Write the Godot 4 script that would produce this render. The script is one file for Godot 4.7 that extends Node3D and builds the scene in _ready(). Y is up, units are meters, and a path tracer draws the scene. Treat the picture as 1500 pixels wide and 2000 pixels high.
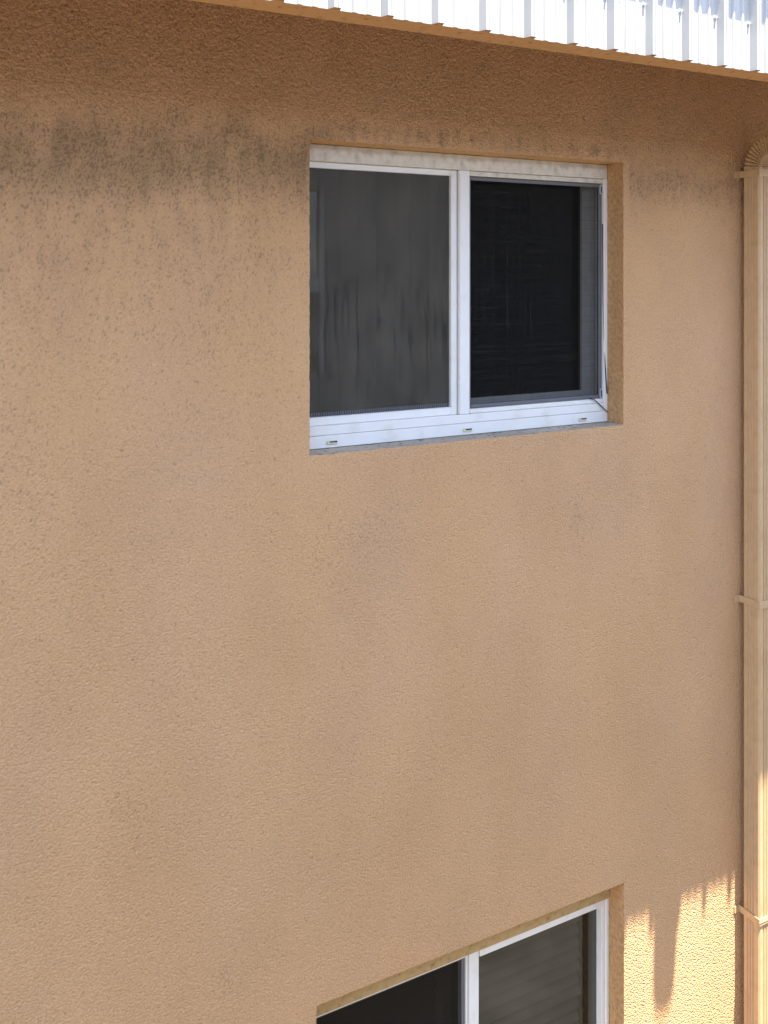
extends Node3D
# Heights in the comments and constants below are metres above the eye (EYE metres over the ground);
# x runs along the stucco wall, z out of it, the wall's face is z = 0.
const EYE := 4.5
const SUN_TO := Vector3(0.245, 4.43, 1.0)
const W1 := [1.175, 2.471, -0.568, 0.430]      # opening of the upper window: left, right, bottom, top
const W2 := [1.198, 2.474, -3.320, -2.309]     # opening of the lower window
const DEEP := 0.09                              # depth of the reveals
const CLAD_Z := 0.70
const CLAD_Y := 0.628
const PITCH := 0.1423

var mats := {}
var n_grain := FastNoiseLite.new()
var n_lump := FastNoiseLite.new()
var n_broad := FastNoiseLite.new()
var n_speck := FastNoiseLite.new()
var n_streak := FastNoiseLite.new()
var n_tone := FastNoiseLite.new()

# ---------------------------------------------------------------- helpers
func noise(n: FastNoiseLite, seed_value: int, wave: float, octaves := 1) -> void:
	n.seed = seed_value
	n.noise_type = FastNoiseLite.TYPE_SIMPLEX_SMOOTH
	n.frequency = 1.0 / wave
	n.fractal_type = FastNoiseLite.FRACTAL_FBM if octaves > 1 else FastNoiseLite.FRACTAL_NONE
	n.fractal_octaves = octaves

func srgb(r: float, g: float, b: float, a := 1.0) -> Color:
	var c := Color(r, g, b).linear_to_srgb()
	c.a = a
	return c

func mat(called: String, c: Color, rough := 0.8, spec := 0.5) -> StandardMaterial3D:
	var m := StandardMaterial3D.new()
	m.resource_name = called
	m.albedo_color = c
	m.roughness = rough
	m.metallic_specular = spec
	m.cull_mode = BaseMaterial3D.CULL_DISABLED
	mats[called] = m
	return m

func noise_tex(seed_value: int, freq: float, ramp: Gradient, size := 512, octaves := 4, normal := false, strength := 4.0) -> NoiseTexture2D:
	var t := NoiseTexture2D.new()
	var n := FastNoiseLite.new()
	noise(n, seed_value, 1.0 / freq, octaves)
	t.noise = n
	t.width = size
	t.height = size
	t.seamless = true
	t.as_normal_map = normal
	t.bump_strength = strength
	if ramp:
		t.color_ramp = ramp
	return t

# Grains of sand and cement, rounded and packed; the tile meets itself without a seam
func grain_tex() -> ImageTexture:
	var size := 512
	var cells := 40
	var rng := RandomNumberGenerator.new()
	rng.seed = 21
	var px := PackedFloat32Array()
	var py := PackedFloat32Array()
	var ph := PackedFloat32Array()
	for k in cells * cells:
		px.append(rng.randf())
		py.append(rng.randf())
		ph.append(rng.randf_range(0.65, 1.25))
	var im := Image.create(size, size, false, Image.FORMAT_RGB8)
	for y in size:
		var gy := float(y) * cells / size
		var cy := int(gy)
		for x in size:
			var gx := float(x) * cells / size
			var cx := int(gx)
			var best := 9.0
			for dy: int in [-1, 0, 1]:
				var row := posmod(cy + dy, cells) * cells
				for dx: int in [-1, 0, 1]:
					var k := row + posmod(cx + dx, cells)
					var ex := cx + dx + px[k] - gx
					var ey := cy + dy + py[k] - gy
					best = minf(best, (ex * ex + ey * ey) * ph[k])
			var v := clampf(1.0 - sqrt(best), 0.0, 1.0)
			im.set_pixel(x, y, Color(v, v, v))
	return ImageTexture.create_from_image(im)

func ramp(stops: Array) -> Gradient:
	var g := Gradient.new()
	var o := PackedFloat32Array()
	var c := PackedColorArray()
	for s in stops:
		o.append(s[0])
		c.append(s[1])
	g.offsets = o
	g.colors = c
	return g

func mb() -> SurfaceTool:
	var st := SurfaceTool.new()
	st.begin(Mesh.PRIMITIVE_TRIANGLES)
	st.set_smooth_group(-1)
	return st

func put(st: SurfaceTool, called: String, m: Material, parent: Node = self) -> MeshInstance3D:
	st.generate_normals()
	var o := MeshInstance3D.new()
	o.name = called
	o.mesh = st.commit()
	o.material_override = m
	parent.add_child(o, true)
	return o

func put_mesh(mesh: Mesh, called: String, m: Material, parent: Node = self) -> MeshInstance3D:
	var o := MeshInstance3D.new()
	o.name = called
	o.mesh = mesh
	o.material_override = m
	parent.add_child(o, true)
	return o

func base(called: String, label: String, category: String, at := Vector3.ZERO, group := "") -> Node3D:
	var o := Node3D.new()
	o.name = called
	add_child(o, true)
	o.position = at
	o.set_meta("label", label)
	o.set_meta("category", category)
	if group != "":
		o.set_meta("group", group)
	return o

func pt(st: SurfaceTool, p: Vector3) -> void:
	st.set_uv(Vector2(p.x + p.z * 0.7, -p.y))
	st.add_vertex(p)

func tri_out(st: SurfaceTool, a: Vector3, b: Vector3, c: Vector3, mid: Vector3) -> void:
	# front faces run clockwise
	if (b - a).cross(c - a).dot((a + b + c) / 3.0 - mid) > 0.0:
		var k := b
		b = c
		c = k
	pt(st, a); pt(st, b); pt(st, c)

func quad_out(st: SurfaceTool, a: Vector3, b: Vector3, c: Vector3, d: Vector3, mid: Vector3) -> void:
	tri_out(st, a, b, c, mid)
	tri_out(st, a, c, d, mid)

func box(st: SurfaceTool, lo: Vector3, hi: Vector3, bevel := 0.0) -> void:
	var mid := (lo + hi) / 2.0
	var h := (hi - lo) / 2.0
	var e := minf(bevel, minf(h.x, minf(h.y, h.z)) * 0.9)
	var ax := [Vector3.RIGHT, Vector3.UP, Vector3.BACK]
	for i in 3:
		var j := (i + 1) % 3
		var k := (i + 2) % 3
		for s: float in [-1.0, 1.0]:
			var f: Vector3 = mid + ax[i] * (s * h[i])
			var p: Vector3 = ax[j] * (h[j] - e)
			var q: Vector3 = ax[k] * (h[k] - e)
			quad_out(st, f - p - q, f + p - q, f + p + q, f - p + q, mid)
			if e > 0.0:
				for t: float in [-1.0, 1.0]:
					var g: Vector3 = mid + ax[j] * (t * h[j])
					var r: Vector3 = ax[i] * (s * (h[i] - e))
					var f1: Vector3 = f + ax[j] * (t * (h[j] - e))
					quad_out(st, f1 - q, f1 + q, g + r + q, g + r - q, mid)
	if e > 0.0:
		for sx: float in [-1.0, 1.0]:
			for sy: float in [-1.0, 1.0]:
				for sz: float in [-1.0, 1.0]:
					var c := Vector3(sx, sy, sz)
					tri_out(st, mid + c * Vector3(h.x, h.y - e, h.z - e), mid + c * Vector3(h.x - e, h.y, h.z - e), mid + c * Vector3(h.x - e, h.y - e, h.z), mid)

# a bar given by left, right, bottom, top (eye heights) and back, front
func bar(st: SurfaceTool, l: float, r: float, b: float, t: float, z0: float, z1: float, bevel := 0.0015) -> void:
	box(st, Vector3(l, b + EYE, z0), Vector3(r, t + EYE, z1), bevel)

func loft(st: SurfaceTool, rings: Array, closed := true) -> void:
	for i in rings.size() - 1:
		var a: PackedVector3Array = rings[i]
		var b: PackedVector3Array = rings[i + 1]
		var n := a.size()
		for j in (n if closed else n - 1):
			var k := (j + 1) % n
			pt(st, a[j]); pt(st, a[k]); pt(st, b[k])
			pt(st, a[j]); pt(st, b[k]); pt(st, b[j])

func tube(st: SurfaceTool, path: Array, r: float, sides := 8) -> void:
	var rings := []
	for i in path.size():
		var d: Vector3 = (path[mini(i + 1, path.size() - 1)] - path[maxi(i - 1, 0)]).normalized()
		var s := d.cross(Vector3(0.31, 0.2, 0.93)).normalized()
		var t := d.cross(s)
		var ring := PackedVector3Array()
		for j in sides:
			var a := TAU * j / sides
			ring.append(path[i] + (s * cos(a) + t * sin(a)) * r)
		rings.append(ring)
	loft(st, rings)
	for e in [0, rings.size() - 1]:
		var ring: PackedVector3Array = rings[e]
		for j in sides:
			pt(st, path[e]); pt(st, ring[j]); pt(st, ring[(j + 1) % sides])

func steps(marks: Array, most: float) -> PackedFloat32Array:
	var out := PackedFloat32Array()
	for i in marks.size() - 1:
		var n := maxi(1, ceili((marks[i + 1] - marks[i]) / most))
		for j in n:
			out.append(lerpf(marks[i], marks[i + 1], float(j) / n))
	out.append(marks[-1])
	return out

func bell(x: float, mid: float, wide: float) -> float:
	return exp(-pow((x - mid) / wide, 2.0))

# ---------------------------------------------------------------- the stucco
# how coarse the finish is at a place
func coarseness(u: float, h: float) -> float:
	var x := u * 1000.0
	var y := h * 1000.0
	var rough := 0.62 + 0.40 * n_broad.get_noise_2d(x, y)
	rough += 1.35 * smoothstep(0.10, 0.60, h)
	rough += 0.20 * smoothstep(1.4, 0.3, u)
	rough += 0.55 * bell(u, 2.25, 0.07) * bell(h, -0.90, 0.09) + 0.4 * bell(u, 1.33, 0.16) * bell(h, -0.88, 0.10)
	rough += 0.5 * bell(u, 0.75, 0.09) * bell(h, -1.2, 0.1) + 0.5 * bell(u, 0.62, 0.08) * bell(h, -1.52, 0.12) + 0.5 * bell(u, 0.9, 0.05) * bell(h, -2.1, 0.08)
	return clampf(rough, 0.35, 2.4)

func stain_and_speck(u: float, h: float) -> float:
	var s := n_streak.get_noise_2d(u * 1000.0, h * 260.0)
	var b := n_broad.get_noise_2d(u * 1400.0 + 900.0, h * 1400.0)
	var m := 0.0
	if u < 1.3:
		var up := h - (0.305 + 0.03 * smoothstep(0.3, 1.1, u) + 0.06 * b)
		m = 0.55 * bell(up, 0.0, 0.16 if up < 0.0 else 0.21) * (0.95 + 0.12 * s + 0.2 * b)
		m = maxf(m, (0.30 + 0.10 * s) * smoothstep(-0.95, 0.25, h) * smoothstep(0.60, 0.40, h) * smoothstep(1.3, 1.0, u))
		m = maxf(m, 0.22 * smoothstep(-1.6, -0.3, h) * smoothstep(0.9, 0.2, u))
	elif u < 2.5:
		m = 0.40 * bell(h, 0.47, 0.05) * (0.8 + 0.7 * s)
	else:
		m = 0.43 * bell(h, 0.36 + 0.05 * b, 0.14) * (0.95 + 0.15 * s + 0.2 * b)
	m = maxf(m, (0.24 + 0.10 * b) * smoothstep(0.36, 0.50, h))  # brown specks set denser across the whole top of the wall
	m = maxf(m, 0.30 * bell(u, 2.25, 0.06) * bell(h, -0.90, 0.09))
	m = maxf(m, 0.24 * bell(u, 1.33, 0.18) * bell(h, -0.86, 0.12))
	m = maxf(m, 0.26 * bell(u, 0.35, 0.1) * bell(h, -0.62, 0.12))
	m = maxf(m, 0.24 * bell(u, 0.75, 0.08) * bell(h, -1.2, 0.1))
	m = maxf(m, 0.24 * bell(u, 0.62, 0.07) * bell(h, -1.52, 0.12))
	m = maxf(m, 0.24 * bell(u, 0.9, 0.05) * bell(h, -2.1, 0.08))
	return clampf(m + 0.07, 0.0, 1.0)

const PAINT := Color(0.56, 0.333, 0.170)
const SPECK_BROWN := Color(0.13, 0.085, 0.050)
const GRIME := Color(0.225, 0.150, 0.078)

func paint(u: float, h: float, sp: float) -> Color:
	var x := u * 1000.0
	var y := h * 1000.0
	var t := n_tone.get_noise_2d(x, y * 0.6)
	var t2 := n_tone.get_noise_2d(x + 5000.0, y * 0.45)
	var f := 1.0 + 0.07 * t + 0.10 * n_grain.get_noise_2d(x + 300.0, y)
	var c := Color(PAINT.r * f, PAINT.g * f * (1.0 + 0.02 * t2), PAINT.b * f * (1.0 + 0.07 * t2))
	var m := stain_and_speck(u, h)
	# grey film of grime in runs, then single brown specks, mould in the stained bands
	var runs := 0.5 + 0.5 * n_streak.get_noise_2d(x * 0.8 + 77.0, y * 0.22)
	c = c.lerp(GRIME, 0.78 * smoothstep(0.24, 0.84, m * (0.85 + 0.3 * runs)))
	var edge := lerpf(1.0, -0.45, m)
	var k := smoothstep(edge, edge + 0.55, sp)
	return c.lerp(SPECK_BROWN, lerpf(0.42, 0.58, smoothstep(0.25, 0.6, m)) * k)

# hand-finished arrises: the edge of an opening wanders by a millimetre or two
func wander(u: float, h: float) -> Vector3:
	return Vector3(n_lump.get_noise_2d(u * 420.0 + 31.0, h * 420.0), n_lump.get_noise_2d(u * 420.0, h * 420.0 + 57.0), 0.0) * 0.0014

func stucco_sheet(us: PackedFloat32Array, hs: PackedFloat32Array, holes: Array) -> ArrayMesh:
	var nu := us.size()
	var nh := hs.size()
	var z := PackedFloat32Array()
	z.resize(nu * nh)
	var col := PackedColorArray()
	col.resize(nu * nh)
	var worn := PackedFloat32Array()
	worn.resize(nu * nh)
	var rng := RandomNumberGenerator.new()
	rng.seed = 1000 + nu
	var a := PackedFloat32Array()      # one random grain for every knot
	var b := PackedFloat32Array()
	a.resize(nu * nh)
	b.resize(nu * nh)
	for k in nu * nh:
		var q := rng.randf()
		a[k] = 0.55 * (q - 0.5) - 1.5 * maxf(0.0, rng.randf() - 0.86) / 0.14
		b[k] = rng.randf() * 2.0 - 1.0
	for j in nh:
		for i in nu:
			var u := us[i]
			var h := hs[j]
			var k := j * nu + i
			var e := k + 1 if i < nu - 1 else k
			var w := k - 1 if i > 0 else k
			var n := k + nu if j < nh - 1 else k
			var s := k - nu if j > 0 else k
			var grain := a[k] * 0.52 + (a[e] + a[w] + a[n] + a[s]) * 0.12
			var speck := (b[k] * 1.05 + (b[n] + b[s]) * 0.28 + (b[e] + b[w]) * 0.10) * 0.9 if us[1] - us[0] < 0.01 else -1.0
			var d := 0.001 * coarseness(u, h) * (1.55 * grain + 0.60 * n_lump.get_noise_2d(u * 1000.0, h * 1000.0) + 0.20 * n_grain.get_noise_2d(u * 1000.0, h * 1000.0))
			var near := 1.0
			for o in holes:
				var dx: float = maxf(maxf(o[0] - u, u - o[1]), 0.0)
				var dy: float = maxf(maxf(o[2] - h, h - o[3]), 0.0)
				near = minf(near, sqrt(dx * dx + dy * dy) / 0.012)
			worn[k] = 1.0 - near
			z[k] = d * near - (1.0 - near) * 0.0012
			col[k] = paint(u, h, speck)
	var v := PackedVector3Array()
	v.resize(nu * nh)
	var nn := PackedVector3Array()
	nn.resize(nu * nh)
	for j in nh:
		for i in nu:
			var k := j * nu + i
			v[k] = Vector3(us[i], hs[j] + EYE, z[k])
			if worn[k] > 0.0:
				v[k] += wander(us[i], hs[j]) * worn[k]
			var i0 := maxi(i - 1, 0)
			var i1 := mini(i + 1, nu - 1)
			var j0 := maxi(j - 1, 0)
			var j1 := mini(j + 1, nh - 1)
			nn[k] = Vector3(-(z[j * nu + i1] - z[j * nu + i0]) / (us[i1] - us[i0]), -(z[j1 * nu + i] - z[j0 * nu + i]) / (hs[j1] - hs[j0]), 1.0).normalized()
	var idx := PackedInt32Array()
	for j in nh - 1:
		for i in nu - 1:
			var cu := (us[i] + us[i + 1]) / 2.0
			var ch := (hs[j] + hs[j + 1]) / 2.0
			var skip := false
			for o in holes:
				if cu > o[0] and cu < o[1] and ch > o[2] and ch < o[3]:
					skip = true
			if skip:
				continue
			var c0 := j * nu + i
			idx.append_array(PackedInt32Array([c0, c0 + nu, c0 + nu + 1, c0, c0 + nu + 1, c0 + 1]))
	return grid_mesh(v, nn, col, idx)

func grid_mesh(v: PackedVector3Array, nn: PackedVector3Array, col: PackedColorArray, idx: PackedInt32Array) -> ArrayMesh:
	var arr := []
	arr.resize(Mesh.ARRAY_MAX)
	arr[Mesh.ARRAY_VERTEX] = v
	arr[Mesh.ARRAY_NORMAL] = nn
	arr[Mesh.ARRAY_COLOR] = col
	arr[Mesh.ARRAY_INDEX] = idx
	var mesh := ArrayMesh.new()
	mesh.add_surface_from_arrays(Mesh.PRIMITIVE_TRIANGLES, arr)
	return mesh

# One side of a window reveal: from corner p along a (length) and into the wall (depth), rough plaster, its rim meeting the stucco
func reveal_sheet(p: Vector3, along: Vector3, length: float, depth: float, face: Vector3, kind: int) -> ArrayMesh:
	var na := ceili(length / 0.0034)
	var nd := ceili(depth / 0.006)
	var v := PackedVector3Array()
	var col := PackedColorArray()
	var nn := PackedVector3Array()
	var idx := PackedInt32Array()
	for i in na + 1:
		for j in nd + 1:
			var s := length * i / na
			var d := depth * j / nd
			var q := p + along * s - Vector3(0, 0, d)
			var x := s * 1000.0 + 7000.0 * kind + p.y * 500.0
			var y := d * 1000.0
			var bump := 0.0016 * n_lump.get_noise_2d(x, y) + 0.0022 * n_broad.get_noise_2d(x * 3.0, y * 3.0)
			var fade := smoothstep(0.0, 0.012, d)
			v.append(q + face * (bump * fade) - Vector3(0, 0, 0.0012 * (1.0 - fade)) + wander(q.x, q.y - EYE) * (1.0 - fade))
			nn.append(face)
			var c := PAINT
			var t := n_tone.get_noise_2d(x * 2.0, y * 2.0)
			var sp := n_speck.get_noise_2d(x * 0.5, y * 0.5)
			if kind == 2:      # the sill: bare cement with dirt
				c = Color(0.42, 0.36, 0.285) * (1.0 + 0.22 * t + 0.12 * n_speck.get_noise_2d(x * 0.6, y * 0.9))
				c = c.lerp(Color(0.07, 0.055, 0.045), 0.8 * smoothstep(0.42, 0.62, n_speck.get_noise_2d(x * 0.22, y * 0.5)))
			else:
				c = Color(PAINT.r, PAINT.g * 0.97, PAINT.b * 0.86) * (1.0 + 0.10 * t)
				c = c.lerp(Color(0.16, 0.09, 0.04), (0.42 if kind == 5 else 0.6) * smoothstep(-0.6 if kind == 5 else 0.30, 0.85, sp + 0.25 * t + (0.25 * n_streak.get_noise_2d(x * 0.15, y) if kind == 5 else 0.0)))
			c.a = 1.0
			col.append(c)
	for i in na:
		for j in nd:
			var a := i * (nd + 1) + j
			if face == Vector3.UP or face == Vector3.LEFT:
				idx.append_array(PackedInt32Array([a, a + 1, a + nd + 2, a, a + nd + 2, a + nd + 1]))
			else:
				idx.append_array(PackedInt32Array([a, a + nd + 2, a + 1, a, a + nd + 1, a + nd + 2]))
	for i in na + 1:
		for j in nd + 1:
			var a := v[mini(i + 1, na) * (nd + 1) + j] - v[maxi(i - 1, 0) * (nd + 1) + j]
			var b := v[i * (nd + 1) + mini(j + 1, nd)] - v[i * (nd + 1) + maxi(j - 1, 0)]
			var n := a.cross(b).normalized()
			nn[i * (nd + 1) + j] = n if n.dot(face) > 0.0 else -n
	return grid_mesh(v, nn, col, idx)

func reveals(o: Array, wall: Node) -> void:
	var w: float = o[1] - o[0]
	var h: float = o[3] - o[2]
	var m: Material = mats.plaster
	var s := put_mesh(reveal_sheet(Vector3(o[0], o[2] + EYE, 0), Vector3.RIGHT, w, DEEP + 0.02, Vector3.UP, 2), "sill", m, wall)
	s.set_meta("label", "bare grey cement sill with dirt along the opening")
	put_mesh(reveal_sheet(Vector3(o[0], o[3] + EYE, 0), Vector3.RIGHT, w, DEEP + 0.02, Vector3.DOWN, 3), "reveal", m, wall)
	put_mesh(reveal_sheet(Vector3(o[0], o[2] + EYE, 0), Vector3.UP, h, DEEP + 0.02, Vector3.RIGHT, 4), "reveal", m, wall)
	put_mesh(reveal_sheet(Vector3(o[1], o[2] + EYE, 0), Vector3.UP, h, DEEP + 0.02, Vector3.LEFT, 5), "reveal", m, wall)

# ---------------------------------------------------------------- materials
func make_materials() -> void:
	noise(n_grain, 11, 9.0)
	noise(n_lump, 12, 17.0)
	noise(n_broad, 13, 240.0, 3)
	noise(n_speck, 14, 10.0, 2)
	noise(n_streak, 15, 45.0, 2)
	noise(n_tone, 16, 420.0, 4)
	var fine := grain_tex()
	for called in ["stucco", "plaster"]:
		var m := mat(called, Color.WHITE, 0.92, 0.3)
		m.vertex_color_use_as_albedo = true
		m.heightmap_enabled = true
		m.heightmap_texture = fine
		m.heightmap_scale = 0.36 if called == "stucco" else 0.10
		m.uv1_triplanar = true
		m.uv1_world_triplanar = true
		m.uv1_scale = Vector3.ONE * 3.7
	var pipe := mat("pipe_paint", srgb(0.55, 0.360, 0.190), 0.5, 0.45)
	pipe.albedo_texture = noise_tex(23, 0.02, ramp([[0.0, Color(0.93, 0.92, 0.9)], [0.55, Color(1, 1, 1)], [1.0, Color(0.97, 0.96, 0.94)]]), 256, 4)
	pipe.uv1_triplanar = true
	pipe.uv1_world_triplanar = true
	pipe.uv1_scale = Vector3.ONE * 2.0
	var fascia := mat("fascia_paint", srgb(0.55, 0.315, 0.142), 0.8, 0.35)
	fascia.albedo_texture = noise_tex(24, 0.03, ramp([[0.0, Color(0.72, 0.66, 0.6)], [0.3, Color(0.97, 0.96, 0.95)], [1.0, Color(1, 1, 1)]]), 512, 5)
	fascia.heightmap_enabled = true
	fascia.heightmap_texture = fine
	fascia.heightmap_scale = 0.1
	fascia.uv1_triplanar = true
	fascia.uv1_world_triplanar = true
	fascia.uv1_scale = Vector3.ONE * 2.0
	var white := mat("white_powdercoat", srgb(0.83, 0.80, 0.745), 0.38, 0.5)
	white.albedo_texture = noise_tex(25, 0.012, ramp([[0.0, Color(0.93, 0.92, 0.90)], [0.35, Color(0.98, 0.978, 0.97)], [1.0, Color(1, 1, 1)]]), 512, 5)
	white.uv1_triplanar = true
	white.uv1_world_triplanar = true
	white.uv1_scale = Vector3(1.5, 1.5, 1.5)
	var grimy := mat("grimy_powdercoat", srgb(0.76, 0.71, 0.62), 0.6, 0.4)
	grimy.albedo_texture = noise_tex(26, 0.02, ramp([[0.0, Color(0.80, 0.78, 0.74)], [0.36, Color(0.93, 0.92, 0.895)], [0.7, Color(0.97, 0.965, 0.95)], [1.0, Color(1, 1, 1)]]), 512, 5)
	grimy.uv1_triplanar = true
	grimy.uv1_world_triplanar = true
	grimy.uv1_scale = Vector3(2.4, 2.4, 2.4)
	mat("head_paint", srgb(0.52, 0.36, 0.17), 0.85, 0.3).albedo_texture = noise_tex(27, 0.03, ramp([[0.0, Color(0.72, 0.68, 0.63)], [0.35, Color(0.94, 0.93, 0.91)], [1.0, Color(1, 1, 1)]]), 512, 5)
	mats.head_paint.uv1_triplanar = true
	mats.head_paint.uv1_world_triplanar = true
	mats.head_paint.uv1_scale = Vector3(2, 2, 2)
	var clad := mat("white_roofing_steel", srgb(0.43, 0.405, 0.37), 0.42, 0.5)
	clad.albedo_texture = noise_tex(28, 0.015, ramp([[0.0, Color(0.93, 0.93, 0.92)], [0.5, Color(1, 1, 1)], [1.0, Color(1, 1, 1)]]), 256, 4)
	clad.uv1_triplanar = true
	clad.uv1_world_triplanar = true
	mat("screw_steel", srgb(0.55, 0.55, 0.56), 0.35, 0.6)
	mat("weep_cream", srgb(0.62, 0.56, 0.40), 0.6)
	mat("black_gap", srgb(0.015, 0.014, 0.013), 0.9, 0.2)
	mat("black_rubber", srgb(0.02, 0.019, 0.018), 0.55)
	mat("screen_grey", srgb(0.13, 0.13, 0.135), 0.5)
	mat("clip_grey", srgb(0.50, 0.50, 0.51), 0.5)
	var pane := mat("window_glass", srgb(0.008, 0.008, 0.006, 0.70), 0.02, 0.5)
	pane.transparency = BaseMaterial3D.TRANSPARENCY_ALPHA
	mat("blind_fabric", srgb(0.27, 0.25, 0.205), 0.9, 0.2)
	mat("slat_vinyl", srgb(0.36, 0.295, 0.215), 0.6, 0.3)
	mat("room_paint", srgb(0.13, 0.115, 0.095), 0.9, 0.2)
	mat("carpet", srgb(0.07, 0.06, 0.05), 1.0, 0.1)
	mat("core", srgb(0.30, 0.27, 0.23), 0.95, 0.2)
	var conc := mat("concrete", Color.WHITE, 0.95, 0.25)
	conc.albedo_texture = noise_tex(31, 0.01, ramp([[0.0, srgb(0.07, 0.062, 0.05)], [1.0, srgb(0.14, 0.123, 0.10)]]), 512, 6)
	conc.uv1_triplanar = true
	conc.uv1_world_triplanar = true
	conc.uv1_scale = Vector3.ONE * 0.4
	mat("facing_render", srgb(0.40, 0.36, 0.31), 0.95, 0.2)
	mat("dust", Color.WHITE, 1.0, 0.1)
	mats.dust.transparency = BaseMaterial3D.TRANSPARENCY_ALPHA
	mats.dust.albedo_texture = dust_image()
	mat("plain_mesh", srgb(0.018, 0.014, 0.010, 0.72), 0.9, 0.2).transparency = BaseMaterial3D.TRANSPARENCY_ALPHA
	mat("fly_mesh", Color.WHITE, 0.9, 0.2)
	mats.fly_mesh.transparency = BaseMaterial3D.TRANSPARENCY_ALPHA
	mats.fly_mesh.albedo_texture = mesh_image()

# Dried rain runs and dust on the pane: grey matter, more or less of it
func dust_image() -> ImageTexture:
	var w := 512
	var h := 768
	var im := Image.create(w, h, false, Image.FORMAT_RGBA8)
	var a := FastNoiseLite.new()
	noise(a, 41, 26.0, 3)
	var b := FastNoiseLite.new()
	noise(b, 42, 5.0, 2)
	var d := FastNoiseLite.new()
	noise(d, 43, 150.0, 3)
	for y in h:
		for x in w:
			var run := smoothstep(0.05, 0.5, a.get_noise_2d(x * 1.2, y * 0.11))
			var grain := 0.5 + 0.5 * b.get_noise_2d(x, y * 0.5)
			var v := 0.034 + 0.026 * d.get_noise_2d(x, y * 0.7) + 0.012 * grain
			var zone: float = bell(y, 500.0 + 60.0 * d.get_noise_2d(x, 40.0), 170.0)
			v -= 0.050 * run * (0.45 + 0.55 * grain) * zone
			im.set_pixel(x, y, Color(0.72, 0.68, 0.60, clampf(v * 1.9, 0.004, 0.3)))
	return ImageTexture.create_from_image(im)

# Woven fly mesh: single threads of uneven weight
func mesh_image() -> ImageTexture:
	var w := 500
	var h := 680
	var im := Image.create(w, h, false, Image.FORMAT_RGBA8)
	var a := FastNoiseLite.new()
	noise(a, 51, 70.0, 3)
	var rng := RandomNumberGenerator.new()
	rng.seed = 7
	var tx := PackedFloat32Array()
	var ty := PackedFloat32Array()
	for i in w:
		tx.append(rng.randf())
	for i in h:
		ty.append(rng.randf())
	for y in h:
		for x in w:
			var sx := smoothstep(0.35, 1.0, tx[x]) * (0.66 + 0.5 * a.get_noise_2d(x * 9.0, y * 0.4))
			var sy := smoothstep(0.35, 1.0, ty[y]) * (0.66 + 0.5 * a.get_noise_2d(x * 0.4 + 700.0, y * 9.0))
			var v := maxf(sx, sy)
			var g := 0.05 + 0.20 * v * v
			im.set_pixel(x, y, Color(g, g * 0.97, g * 0.90, 0.58 + 0.12 * v))
	return ImageTexture.create_from_image(im)

func sheet(l: float, r: float, b: float, t: float, z: float) -> ArrayMesh:
	var st := SurfaceTool.new()
	st.begin(Mesh.PRIMITIVE_TRIANGLES)
	var q := [[l, t, 0, 0], [r, t, 1, 0], [r, b, 1, 1], [l, b, 0, 1]]
	for i in [0, 1, 2, 0, 2, 3]:
		st.set_uv(Vector2(q[i][2], q[i][3]))
		st.set_normal(Vector3(0, 0, 1))
		st.add_vertex(Vector3(q[i][0], q[i][1] + EYE, z))
	return st.commit()

# ---------------------------------------------------------------- windows
func sash(parent: Node, l: float, r: float, b: float, t: float, side: Array, z0: float, z1: float, m: Material) -> void:
	# side: widths of left stile, right stile, bottom rail, top rail; four bars butted into one sash frame
	var st := mb()
	bar(st, l, l + side[0], b, t, z0, z1)
	bar(st, r - side[1], r, b, t, z0, z1)
	bar(st, l + side[0] + 0.0002, r - side[1] - 0.0002, b, b + side[2], z0 + 0.001, z1 - 0.001)
	bar(st, l + side[0] + 0.0002, r - side[1] - 0.0002, t - side[3], t, z0 + 0.001, z1 - 0.001)
	put(st, "sash", m, parent)

func part(called: String, m: Material, parent: Node, l: float, r: float, b: float, t: float, z0: float, z1: float, bevel := 0.0015) -> MeshInstance3D:
	var st := mb()
	bar(st, l, r, b, t, z0, z1, bevel)
	return put(st, called, m, parent)

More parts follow.
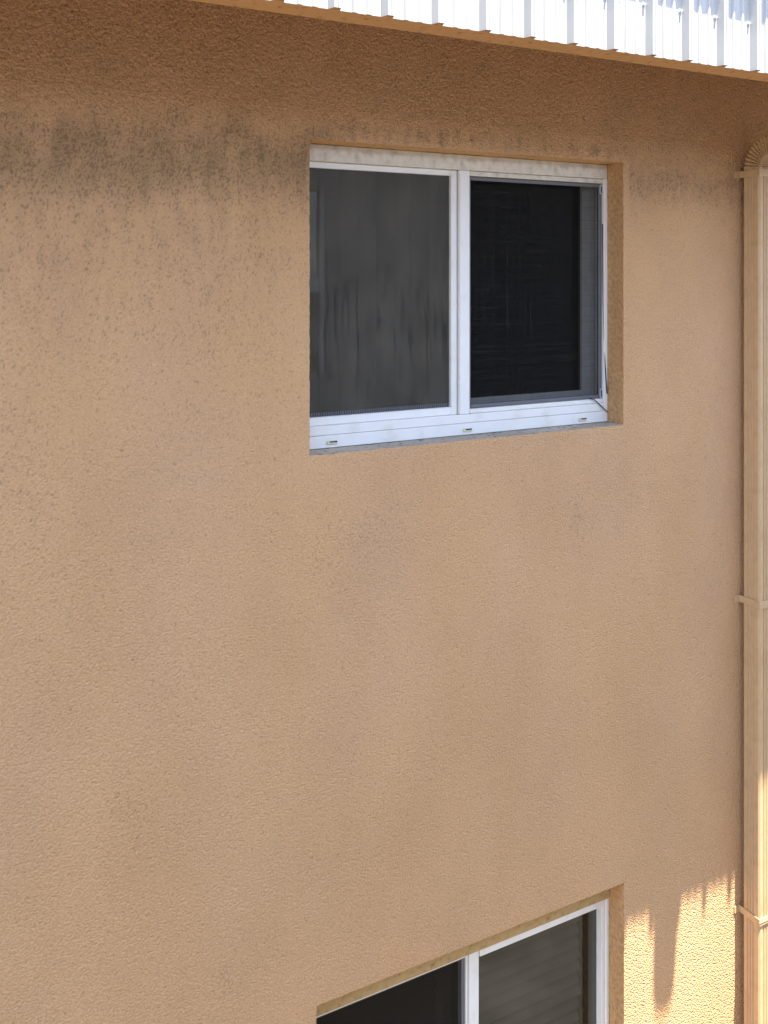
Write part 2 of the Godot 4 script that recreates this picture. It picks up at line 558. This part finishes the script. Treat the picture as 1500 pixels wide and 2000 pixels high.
func upper_window(building: Node) -> void:
	var w := Node3D.new()
	w.name = "sliding_window"
	building.add_child(w, true)
	w.set_meta("label", "upper white sliding window with insect screen over its far half")
	var white: Material = mats.white_powdercoat
	var l: float = W1[0] + 0.001
	var r: float = W1[1] - 0.001
	# outer frame
	part("head", mats.grimy_powdercoat, w, l, r, 0.374, 0.4285, -0.17, -DEEP)
	part("head_lip", mats.grimy_powdercoat, w, 1.836, r - 0.019, 0.356, 0.3725, -0.16, -DEEP - 0.004)
	var jl := part("jamb", white, w, l, l + 0.03, -0.566, 0.3735, -0.17, -DEEP - 0.002)
	jl.name = "jamb"
	part("jamb", white, w, r - 0.018, r, -0.566, 0.3735, -0.17, -DEEP + 0.002)
	part("sill_rail", white, w, l + 0.031, r - 0.019, -0.566, -0.5255, -0.17, -DEEP + 0.003)
	part("sill_rail", white, w, l + 0.031, r - 0.019, -0.5245, -0.494, -0.17, -DEEP - 0.001)
	part("sill_lip", white, w, 1.838, r - 0.019, -0.493, -0.477, -0.16, -DEEP - 0.004)
	part("mullion", white, w, 1.793, 1.835, -0.493, 0.3735, -0.135, -DEEP - 0.001, 0.002)
	# the sliding sash behind the mullion and the glass half beside it
	sash(w, l + 0.031, 1.789, -0.4935, 0.3735, [0.012, 0.024, 0.027, 0.02], -0.128, -DEEP - 0.014, white)
	put_mesh(sheet(l + 0.04, 1.775, -0.475, 0.36, -0.118), "pane", mats.window_glass, w)
	var dust := put_mesh(sheet(l + 0.0432, 1.765, -0.4655, 0.3525, -0.1165), "dust_film", mats.dust, w)
	dust.set_meta("label", "grey dust with dried rain runs on the glass")
	sash(w, 1.80, r - 0.02, -0.476, 0.372, [0.035, 0.062, 0.03, 0.02], -0.166, -0.140, white)
	put_mesh(sheet(1.83, 2.395, -0.45, 0.357, -0.153), "pane", mats.window_glass, w)
	# pile strip along the glass foot
	var st := mb()
	for i in 62:
		var x: float = l + 0.053 + i * 0.0088
		bar(st, x, x + 0.0045, -0.4655, -0.452, -0.1155, -0.113, 0.0)
	var pile := put(st, "pile_strip", mats.screen_grey, w)
	pile.set_meta("kind", "stuff")
	# weep hole covers
	for p in [[1.292, -0.549], [1.821, -0.549], [2.343, -0.549]]:
		var cover := part("weep_cover", mats.weep_cream, w, p[0] - 0.019, p[0] + 0.019, p[1] - 0.0065, p[1] + 0.0065, -DEEP + 0.0032, -DEEP + 0.0075, 0.0015)
		cover.set_meta("label", "small cream weep hole cover")
		part("slot", mats.black_gap, w, p[0] - 0.009, p[0] + 0.017, p[1] + 0.0005, p[1] + 0.0045, -DEEP + 0.0072, -DEEP + 0.0079, 0.0)

func lower_window(building: Node) -> void:
	var w := Node3D.new()
	w.name = "sliding_window"
	building.add_child(w, true)
	w.set_meta("label", "lower white sliding window with slatted blind behind its glass")
	var white: Material = mats.white_powdercoat
	var l: float = W2[0] + 0.001
	var r: float = W2[1] - 0.001
	var head := part("head", mats.head_paint, w, l, r, -2.412, -2.311, -0.17, -DEEP + 0.012, 0.003)
	head.set_meta("label", "window head overpainted in ochre")
	part("jamb", white, w, l, l + 0.03, W2[2] + 0.002, -2.4135, -0.17, -DEEP - 0.002)
	part("jamb", white, w, r - 0.014, r, W2[2] + 0.002, -2.4135, -0.17, -DEEP + 0.006)
	part("jamb", white, w, r - 0.030, r - 0.015, W2[2] + 0.002, -2.4135, -0.17, -DEEP - 0.002)
	part("sill_rail", white, w, l + 0.031, r - 0.031, W2[2] + 0.002, W2[2] + 0.07, -0.17, -DEEP)
	part("head_lip", white, w, 1.876, r - 0.031, -2.442, -2.413, -0.16, -DEEP + 0.002)
	part("mullion", white, w, 1.832, 1.874, W2[2] + 0.071, -2.414, -0.135, -DEEP - 0.001, 0.002)
	part("mullion", white, w, 1.822, 1.8305, W2[2] + 0.071, -2.414, -0.135, -DEEP - 0.006, 0.002)
	sash(w, l + 0.031, 1.82, W2[2] + 0.072, -2.4135, [0.02, 0.004, 0.03, 0.014], -0.165, -DEEP - 0.024, white)
	part("head_lip", white, w, l + 0.031, 1.82, -2.428, -2.4132, -0.112, -DEEP - 0.004)
	put_mesh(sheet(l + 0.04, 1.818, W2[2] + 0.09, -2.42, -0.14), "pane", mats.window_glass, w)
	put_mesh(sheet(1.874, r - 0.03, W2[2] + 0.075, -2.43, -0.122), "pane", mats.window_glass, w)
	# inner stile of the half slid back
	part("stile", mats.screen_grey, w, 1.765, 1.79, W2[2] + 0.1, -2.43, -0.165, -0.145)

# ---------------------------------------------------------------- downpipe
func pipe_profile(l: float, r: float, z0: float, z1: float) -> PackedVector2Array:
	# fluted rectangle, seen from above: (x, z)
	var p := PackedVector2Array()
	var g := 0.0045
	p.append(Vector2(l + 0.004, z0)); p.append(Vector2(r - 0.004, z0))
	p.append(Vector2(r, z0 + 0.004))
	for k in 3:
		var c := z0 + 0.018 + k * 0.0135
		p.append(Vector2(r, c)); p.append(Vector2(r - g, c + 0.003)); p.append(Vector2(r - g, c + 0.006)); p.append(Vector2(r, c + 0.009))
	p.append(Vector2(r, z1 - 0.006)); p.append(Vector2(r - 0.006, z1))
	for k in 4:
		var c := r - 0.026 - k * 0.0145
		p.append(Vector2(c, z1)); p.append(Vector2(c - 0.003, z1 - g)); p.append(Vector2(c - 0.006, z1 - g)); p.append(Vector2(c - 0.009, z1))
	p.append(Vector2(l + 0.006, z1)); p.append(Vector2(l, z1 - 0.006))
	for k in 3:
		var c := z0 + 0.054 - k * 0.0135
		p.append(Vector2(l, c)); p.append(Vector2(l + g, c - 0.003)); p.append(Vector2(l + g, c - 0.006)); p.append(Vector2(l, c - 0.009))
	p.append(Vector2(l, z0 + 0.004))
	return p

func downpipe() -> void:
	var pl := 3.092
	var pr := 3.192
	var z0 := 0.022
	var z1 := 0.102
	var t := base("downpipe", "tan fluted rectangular downpipe strapped to the stucco wall", "downpipe", Vector3(3.142, 0, 0.06))
	var holder := Node3D.new()
	var prof := pipe_profile(pl, pr, z0, z1)
	var rings := []
	for h: float in [-EYE + 0.05, 0.432]:
		var ring := PackedVector3Array()
		for q in prof:
			ring.append(Vector3(q.x, h + EYE, q.y))
		rings.append(ring)
	var st := mb()
	loft(st, rings)
	var off := -t.position
	put(st, "pipe", mats.pipe_paint, t).position = off
	# crimped elbow: a quarter turn from the wall out to the eave
	rings = []
	var ro := 0.128
	var n := 11
	for k in n * 4 + 1:
		var f := float(k) / (n * 4) * PI / 2.0
		var pinch := 0.0
		var ph := k % 4
		if ph == 0:
			pinch = 0.017
		elif ph == 1 or ph == 3:
			pinch = 0.001
		if k == 0 or k == n * 4:
			pinch = 0.002
		var ring := PackedVector3Array()
		for q in prof:
			var rad := ro - (q.y - z0)
			var cx := (pl + pr) / 2.0
			var depth_c := (z0 + z1) / 2.0
			var qx := cx + (q.x - cx) * (1.0 - pinch * 11.0)
			var rr := (ro - (depth_c - z0)) + (rad - (ro - (depth_c - z0))) * (1.0 - pinch * 9.0)
			ring.append(Vector3(qx, EYE + 0.432 + rr * sin(f), z0 + ro - rr * cos(f)))
		rings.append(ring)
	st = mb()
	loft(st, rings)
	put(st, "elbow", mats.pipe_paint, t).position = off
	# run out under the eave and the outlet it hangs from
	rings = []
	for z: float in [z0 + ro, 0.63]:
		var ring := PackedVector3Array()
		for q in prof:
			ring.append(Vector3(q.x, EYE + 0.432 + ro - (q.y - z0), z))
		rings.append(ring)
	st = mb()
	loft(st, rings)
	put(st, "pipe", mats.pipe_paint, t).position = off
	st = mb()
	bar(st, pl - 0.004, pr + 0.004, 0.470, 0.627, 0.575, 0.645, 0.004)
	put(st, "outlet", mats.pipe_paint, t).position = off
	for h: float in [0.413, -1.325, -2.597]:
		st = mb()
		var e := 0.004
		bar(st, pl - e, pl - 0.0005, h - 0.014, h + 0.014, 0.004, z1 + e, 0.001)
		bar(st, pr + 0.0005, pr + e, h - 0.014, h + 0.014, 0.004, z1 + e, 0.001)
		bar(st, pl - e + 0.0002, pr + e - 0.0002, h - 0.0145, h + 0.0145, z1 + 0.0005, z1 + e + 0.0006, 0.001)
		bar(st, pl - e + 0.0002, pr + e - 0.0002, h - 0.002, h + 0.002, z1 + 0.003, z1 + e + 0.0026, 0.001)
		bar(st, pl - 0.030, pl - e - 0.0002, h - 0.0142, h + 0.0142, 0.0018, 0.0052, 0.001)
		bar(st, pr + e + 0.0002, pr + 0.030, h - 0.0142, h + 0.0142, 0.0018, 0.0052, 0.001)
		put(st, "strap", mats.pipe_paint, t).position = off
	holder.free()

# ---------------------------------------------------------------- parapet
func clad_profile(u0: float, ribs: int) -> PackedVector2Array:
	# one steel sheet seen from above, from one pan edge to the next
	var p := PackedVector2Array()
	var z := CLAD_Z
	for k in ribs:
		var c := u0 + k * PITCH
		p.append(Vector2(c - 0.016, z)); p.append(Vector2(c - 0.0085, z + 0.022))
		p.append(Vector2(c - 0.0025, z + 0.023)); p.append(Vector2(c - 0.001, z + 0.0205)); p.append(Vector2(c + 0.001, z + 0.0205)); p.append(Vector2(c + 0.0025, z + 0.023))
		p.append(Vector2(c + 0.0085, z + 0.022)); p.append(Vector2(c + 0.016, z))
		for f: float in [0.37, 0.64]:
			var m := c + f * PITCH
			p.append(Vector2(m - 0.006, z)); p.append(Vector2(m - 0.002, z + 0.005)); p.append(Vector2(m + 0.004, z + 0.005)); p.append(Vector2(m + 0.011, z))
	p.append(Vector2(u0 + ribs * PITCH - 0.0165, z))
	return p

func parapet(building: Node) -> void:
	var first := 2.356 - PITCH * 34
	var k := 0
	var top := 1.0
	while k < 60:
		var n := 5
		var prof := clad_profile(first + k * PITCH, n)
		var a := PackedVector3Array()
		var b := PackedVector3Array()
		for q in prof:
			a.append(Vector3(q.x, CLAD_Y + EYE, q.y))
			b.append(Vector3(q.x, top + EYE, q.y))
		# a return of steel thickness at the drip edge, so that the sheet is not paper thin
		var c := PackedVector3Array()
		var d := PackedVector3Array()
		for q in prof:
			c.append(Vector3(q.x, CLAD_Y + EYE, q.y - 0.0016))
			d.append(Vector3(q.x, top + EYE, q.y - 0.0016))
		var st := mb()
		loft(st, [b, a, c, d], false)
		var s := put(st, "cladding_sheet", mats.white_roofing_steel, building)
		for i in n:
			var cu := first + (k + i) * PITCH
			if cu < 0.3 or cu > 3.2:
				continue
			for du: float in [-0.024, 0.026]:
				st = mb()
				var path := []
				path.append(Vector3(cu + du, 0.773 + EYE, CLAD_Z + 0.0002))
				path.append(Vector3(cu + du, 0.773 + EYE, CLAD_Z + 0.0022))
				tube(st, path, 0.0062, 10)
				tube(st, [path[1], path[1] + Vector3(0, 0, 0.005)], 0.0037, 6)
				put(st, "screw", mats.screw_steel, s)
		k += n
	var l := first - 0.02
	var r := first + 60 * PITCH
	# smooth underside board behind the drip edge
	var st := mb()
	bar(st, l, r, CLAD_Y + 0.003, CLAD_Y + 0.045, 0.600, CLAD_Z - 0.003, 0.004)
	var fb := put(st, "fascia_board", mats.fascia_paint, building)
	fb.set_meta("label", "smooth tan painted board under the white cladding")
	part("parapet_frame", mats.core, building, l, r, CLAD_Y + 0.046, top - 0.001, 0.66, CLAD_Z - 0.004, 0.0)
	part("soffit", mats.fascia_paint, building, l, r, 0.93, 0.96, 0.0, 0.659, 0.0)
	# folded cap over the cladding; its drip edge shades the top of the sheets
	part("parapet_cap", mats.white_roofing_steel, building, l, r, top + 0.001, top + 0.03, 0.45, CLAD_Z + 0.0515, 0.003)
	part("roof_deck", mats.white_roofing_steel, building, l, r, 0.961, 0.99, -4.2, 0.659, 0.0)
	# overflow spout, a rounded tongue through the cladding beyond the downpipe's eave
	st = mb()
	var cu := 2.864
	var ring0 := PackedVector3Array()
	var ring1 := PackedVector3Array()
	var pts := [Vector2(-0.066, 0.0)]
	for i in 13:
		var a := PI * i / 12.0
		pts.append(Vector2(-signf(cos(a)) * pow(absf(cos(a)), 0.55) * 0.060, 0.034 + pow(sin(a), 0.7) * 0.060))
	pts.append(Vector2(0.066, 0.0))
	for q in pts:
		ring0.append(Vector3(cu + q.x, CLAD_Y + 0.004 + EYE, CLAD_Z + q.y))
		ring1.append(Vector3(cu + q.x, CLAD_Y + 0.034 + EYE, CLAD_Z + q.y))
	loft(st, [ring0, ring1])
	for ring in [ring0, ring1]:
		for i in ring.size() - 2:
			pt(st, ring[0]); pt(st, ring[i + 1]); pt(st, ring[i + 2])
	put(st, "overflow_spout", mats.white_roofing_steel, building)

func wall_core(building: Node) -> void:
	# solid wall behind the stucco skin, with the two openings left out
	var cols := [-4.0, W1[0] - 0.006, W2[1] + 0.007, 6.0]
	var spans := [[-EYE + 0.0, W2[2] - 0.005], [W2[3] + 0.005, W1[2] - 0.005], [W1[3] + 0.005, 0.955]]
	var st := mb()
	bar(st, cols[0], cols[1], -EYE, 0.955, -0.22, -0.012, 0.0)
	bar(st, cols[2], cols[3], -EYE, 0.955, -0.22, -0.012, 0.0)
	for s in spans:
		bar(st, cols[1] + 0.0005, cols[2] - 0.0005, s[0], s[1], -0.219, -0.0125, 0.0)
	put(st, "wall_core", mats.core, building)

func room(building: Node, floor_h: float, ceil_h: float) -> void:
	part("room_floor", mats.carpet, building, 0.2, 3.6, floor_h - 0.1, floor_h, -3.4, -0.221, 0.0)
	part("room_ceiling", mats.room_paint, building, 0.2, 3.6, ceil_h, ceil_h + 0.1, -3.4, -0.221, 0.0)
	part("room_wall", mats.room_paint, building, 0.1, 0.199, floor_h - 0.1, ceil_h + 0.1, -3.5, -0.221, 0.0)
	part("room_wall", mats.room_paint, building, 3.601, 3.7, floor_h - 0.1, ceil_h + 0.1, -3.5, -0.221, 0.0)
	part("room_wall", mats.room_paint, building, 0.2, 3.6, floor_h - 0.1, ceil_h + 0.1, -3.5, -3.401, 0.0)

# ---------------------------------------------------------------- hangings
func vertical_blind() -> void:
	var t := base("vertical_blind", "pale vertical blind hanging behind the dusty glass of the upper window", "blind", Vector3(1.5, EYE + 0.4, -0.28))
	var st := mb()
	box(st, Vector3(-0.30, 0.0, -0.02), Vector3(0.36, 0.035, 0.02), 0.002)
	put(st, "head_rail", mats.white_powdercoat, t)
	for i in 9:
		st = mb()
		var rings := []
		for y: float in [-0.90, -0.003]:
			var ring := PackedVector3Array()
			for j in 7:
				var f := j / 6.0 - 0.5
				ring.append(Vector3(f * 0.089, y, 0.008 * (1.0 - 4.0 * f * f)))
			for j in 7:
				var f := 0.5 - j / 6.0
				ring.append(Vector3(f * 0.089, y, 0.008 * (1.0 - 4.0 * f * f) - 0.0012))
			rings.append(ring)
		loft(st, rings)
		var s := put(st, "slat", mats.blind_fabric, t)
		s.position = Vector3(-0.27 + i * 0.074, 0, 0.0)
		s.rotation.y = 0.10 + 0.03 * sin(i * 2.3)

func venetian_blind() -> void:
	var t := base("slatted_blind", "brown slatted blind with uneven slats behind the lower window's glass", "blind", Vector3(2.10, EYE - 2.36, -0.215))
	var st := mb()
	box(st, Vector3(-0.33, 0.0, -0.025), Vector3(0.325, 0.05, 0.025), 0.002)
	put(st, "head_rail", mats.slat_vinyl, t)
	var y := -0.03
	var rng := RandomNumberGenerator.new()
	rng.seed = 5
	for i in 19:
		st = mb()
		var rings := []
		for x: float in [-0.33, 0.325 + rng.randf_range(-0.006, 0.006)]:
			var ring := PackedVector3Array()
			for j in 5:
				var f := j / 4.0 - 0.5
				ring.append(Vector3(x, 0.008 * (1.0 - 4.0 * f * f), f * 0.05))
			for j in 5:
				var f := 0.5 - j / 4.0
				ring.append(Vector3(x, 0.008 * (1.0 - 4.0 * f * f) - 0.0022, f * 0.05))
			rings.append(ring)
		loft(st, rings)
		for ring in rings:
			for j in ring.size() - 2:
				pt(st, ring[0]); pt(st, ring[j + 1]); pt(st, ring[j + 2])
		var s := put(st, "slat", mats.slat_vinyl, t)
		s.position = Vector3(0, y, 0)
		s.rotation.x = 0.92 + rng.randf_range(-0.06, 0.06) + (0.25 if i == 4 else 0.0)
		s.rotation.z = rng.randf_range(-0.005, 0.005)
		y -= 0.049
	for x: float in [-0.19, 0.17]:
		st = mb()
		tube(st, [Vector3(x, 0.0, 0.03), Vector3(x, -0.90, 0.03)], 0.0012, 6)
		put(st, "ladder_cord", mats.slat_vinyl, t)

func insect_screen() -> void:
	var low := base("insect_screen", "plain dark insect screen over the lower window's open half", "screen", Vector3(1.52, EYE - 3.24, -0.1), "insect screens")
	var lo := -low.position
	var ls := mb()
	bar(ls, 1.225, 1.232, -3.24, -2.43, -0.112, -0.1025)
	bar(ls, 1.808, 1.819, -3.24, -2.43, -0.112, -0.1025)
	bar(ls, 1.2325, 1.8075, -3.24, -3.228, -0.112, -0.103)
	bar(ls, 1.2325, 1.8075, -2.438, -2.43, -0.112, -0.103)
	put(ls, "screen_frame", mats.screen_grey, low).position = lo
	put_mesh(sheet(1.23, 1.81, -3.23, -2.436, -0.108), "screen_mesh", mats.plain_mesh, low).position = lo
	var t := base("insect_screen", "dark insect screen clipped over the upper window's far half", "screen", Vector3(2.14, EYE - 0.48, -0.1), "insect screens")
	var off := -t.position
	var st := mb()
	var l := 1.838
	var r := 2.450
	bar(st, r - 0.014, r, -0.4745, 0.353, -0.112, -0.099)
	bar(st, l, l + 0.006, -0.4745, 0.353, -0.112, -0.099)
	bar(st, l + 0.0065, r - 0.0145, -0.4745, -0.462, -0.112, -0.0995)
	bar(st, l + 0.0065, r - 0.0145, 0.341, 0.353, -0.112, -0.0995)
	put(st, "screen_frame", mats.screen_grey, t).position = off
	put_mesh(sheet(l + 0.005, r - 0.012, -0.465, 0.343, -0.105), "screen_mesh", mats.fly_mesh, t).position = off
	for h: float in [0.333, -0.457]:
		st = mb()
		bar(st, 2.438, 2.441, h - 0.017, h + 0.017, -0.0985, -0.094, 0.0008)
		bar(st, 2.449, 2.452, h - 0.017, h + 0.017, -0.0985, -0.094, 0.0008)
		bar(st, 2.4412, 2.4488, h + 0.013, h + 0.017, -0.0985, -0.0942, 0.0008)
		bar(st, 2.4412, 2.4488, h - 0.017, h - 0.013, -0.0985, -0.0942, 0.0008)
		var c := put(st, "clip", mats.clip_grey, t)
		c.position = off
		st = mb()
		bar(st, 2.4413, 2.4487, h - 0.0128, h + 0.0128, -0.0988, -0.0975, 0.0)
		put(st, "clip_hole", mats.black_gap, c)

func cable() -> void:
	var t := base("loose_cable", "thin black cable running down the jamb and poking over the upper window's sill", "cable", Vector3(2.43, EYE - 0.48, -0.09))
	var off := -t.position
	var st := mb()
	var a := []
	for p in [[2.384, -0.474, -0.096], [2.392, -0.474, -0.0905], [2.404, -0.479, -0.0865], [2.420, -0.492, -0.0855], [2.440, -0.509, -0.0845], [2.456, -0.522, -0.084], [2.464, -0.529, -0.083]]:
		a.append(Vector3(p[0], p[1] + EYE, p[2]))
	tube(st, a, 0.0019, 8)
	put(st, "cable_end", mats.black_rubber, t).position = off
	st = mb()
	a = []
	for p in [[2.4515, 0.20, -0.096], [2.4525, -0.10, -0.094], [2.4545, -0.30, -0.090], [2.459, -0.39, -0.086], [2.464, -0.458, -0.085]]:
		a.append(Vector3(p[0], p[1] + EYE, p[2]))
	tube(st, a, 0.0022, 8)
	put(st, "cable_run", mats.black_rubber, t).position = off

# ---------------------------------------------------------------- across the yard
func facing_building() -> void:
	var t := base("facing_building", "rendered wall with a tall white window mirrored in the upper window's dusty glass", "building", Vector3(2.8, 0, 4.7))
	var off := -t.position
	var z := 4.6
	var o := [2.15, 3.43, -0.89, 0.754]
	var st := mb()
	bar(st, -7.0, o[0], -EYE, 1.15, z, z + 0.2, 0.0)
	bar(st, o[1], 10.0, -EYE, 1.15, z, z + 0.2, 0.0)
	bar(st, o[0] + 0.0005, o[1] - 0.0005, -EYE, o[2], z + 0.0005, z + 0.2, 0.0)
	bar(st, o[0] + 0.0005, o[1] - 0.0005, o[3], 1.15, z + 0.0005, z + 0.2, 0.0)
	put(st, "wall", mats.facing_render, t).position = off
	var w := Node3D.new()
	w.name = "window"
	t.add_child(w, true)
	w.position = off
	part("transom", mats.white_powdercoat, w, o[0], o[1], -0.145, -0.03, z + 0.02, z + 0.08)
	part("jamb", mats.white_powdercoat, w, o[1] - 0.04, o[1], o[2], o[3], z + 0.021, z + 0.081)
	put_mesh(sheet(o[0], o[1], o[2], o[3], z + 0.07), "pane", mats.window_glass, w)
	part("room_back", mats.carpet, w, o[0] - 0.3, o[1] + 0.3, o[2] - 0.3, o[3] + 0.3, z + 1.2, z + 1.3, 0.0)

func _ready() -> void:
	# ---- camera
	var cam := Camera3D.new()
	cam.name = "camera"
	cam.projection = Camera3D.PROJECTION_FRUSTUM
	cam.near = 0.05
	cam.far = 200.0
	cam.size = 0.05 * 2000.0 / 1825.0
	cam.frustum_offset = Vector2(0.0, -0.05 * 462.0 / 1825.0)
	cam.position = Vector3(0.0, EYE, 2.706)
	cam.rotation.y = -0.48896
	add_child(cam)
	cam.current = true
	# ---- sky, exposure
	var env := Environment.new()
	env.background_mode = Environment.BG_SKY
	var sky := Sky.new()
	var sm := ProceduralSkyMaterial.new()
	sm.sky_top_color = Color(0.58, 0.67, 0.82)
	sm.sky_horizon_color = Color(0.85, 0.88, 0.92)
	sm.sky_curve = 0.12
	sm.ground_bottom_color = Color(0.40, 0.37, 0.33)
	sm.ground_horizon_color = Color(0.62, 0.62, 0.60)
	sky.sky_material = sm
	env.sky = sky
	env.tonemap_mode = Environment.TONE_MAPPER_LINEAR
	env.tonemap_exposure = 6.0
	env.sdfgi_enabled = true
	env.ssao_enabled = true
	env.ssil_enabled = true
	var we := WorldEnvironment.new()
	we.name = "world"
	we.environment = env
	add_child(we)
	# ---- sun
	var sun := DirectionalLight3D.new()
	sun.name = "sun"
	sun.light_energy = 1.5
	sun.light_color = Color(1.0, 0.985, 0.94)
	sun.light_angular_distance = 0.4
	sun.shadow_enabled = true
	add_child(sun)
	sun.look_at_from_position(SUN_TO, Vector3.ZERO, Vector3.BACK)
	# ---- structure
	make_materials()
	var gst := mb()
	for i in 12:
		for j in 12:
			var a := Vector3(-60 + i * 10, 0, -60 + j * 10)
			quad_out(gst, a, a + Vector3(10, 0, 0), a + Vector3(10, 0, 10), a + Vector3(0, 0, 10), Vector3(0, -50, 0))
	var ground := put(gst, "ground", mats.concrete)
	ground.set_meta("kind", "structure")
	ground.set_meta("label", "pale concrete yard between the two buildings")
	ground.set_meta("category", "ground")
	var building := base("apartment_building", "tan stucco wall with two white sliding windows below white ribbed metal cladding", "building")
	wall_core(building)
	var us := steps([0.0, W1[0], W2[0], W1[1], W2[1], 3.34], 0.0034)
	var hs := steps([-3.34, W2[2], W2[3], W1[2], W1[3], 0.93], 0.0034)
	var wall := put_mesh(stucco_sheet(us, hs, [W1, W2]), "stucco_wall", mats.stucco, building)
	put_mesh(stucco_sheet(steps([-4.0, -0.0005], 0.03), steps([-EYE, 0.93], 0.03), []), "stucco_wall", mats.stucco, building)
	put_mesh(stucco_sheet(steps([3.3405, 6.0], 0.03), steps([-EYE, 0.93], 0.03), []), "stucco_wall", mats.stucco, building)
	put_mesh(stucco_sheet(steps([0.0, 3.34], 0.03), steps([-EYE, -3.3405], 0.04), []), "stucco_wall", mats.stucco, building)
	reveals(W1, wall)
	reveals(W2, wall)
	parapet(building)
	room(building, -1.55, 0.83)
	room(building, -4.30, -1.95)
	upper_window(building)
	lower_window(building)
	facing_building()
	# ---- objects
	downpipe()
	vertical_blind()
	venetian_blind()
	insect_screen()
	cable()
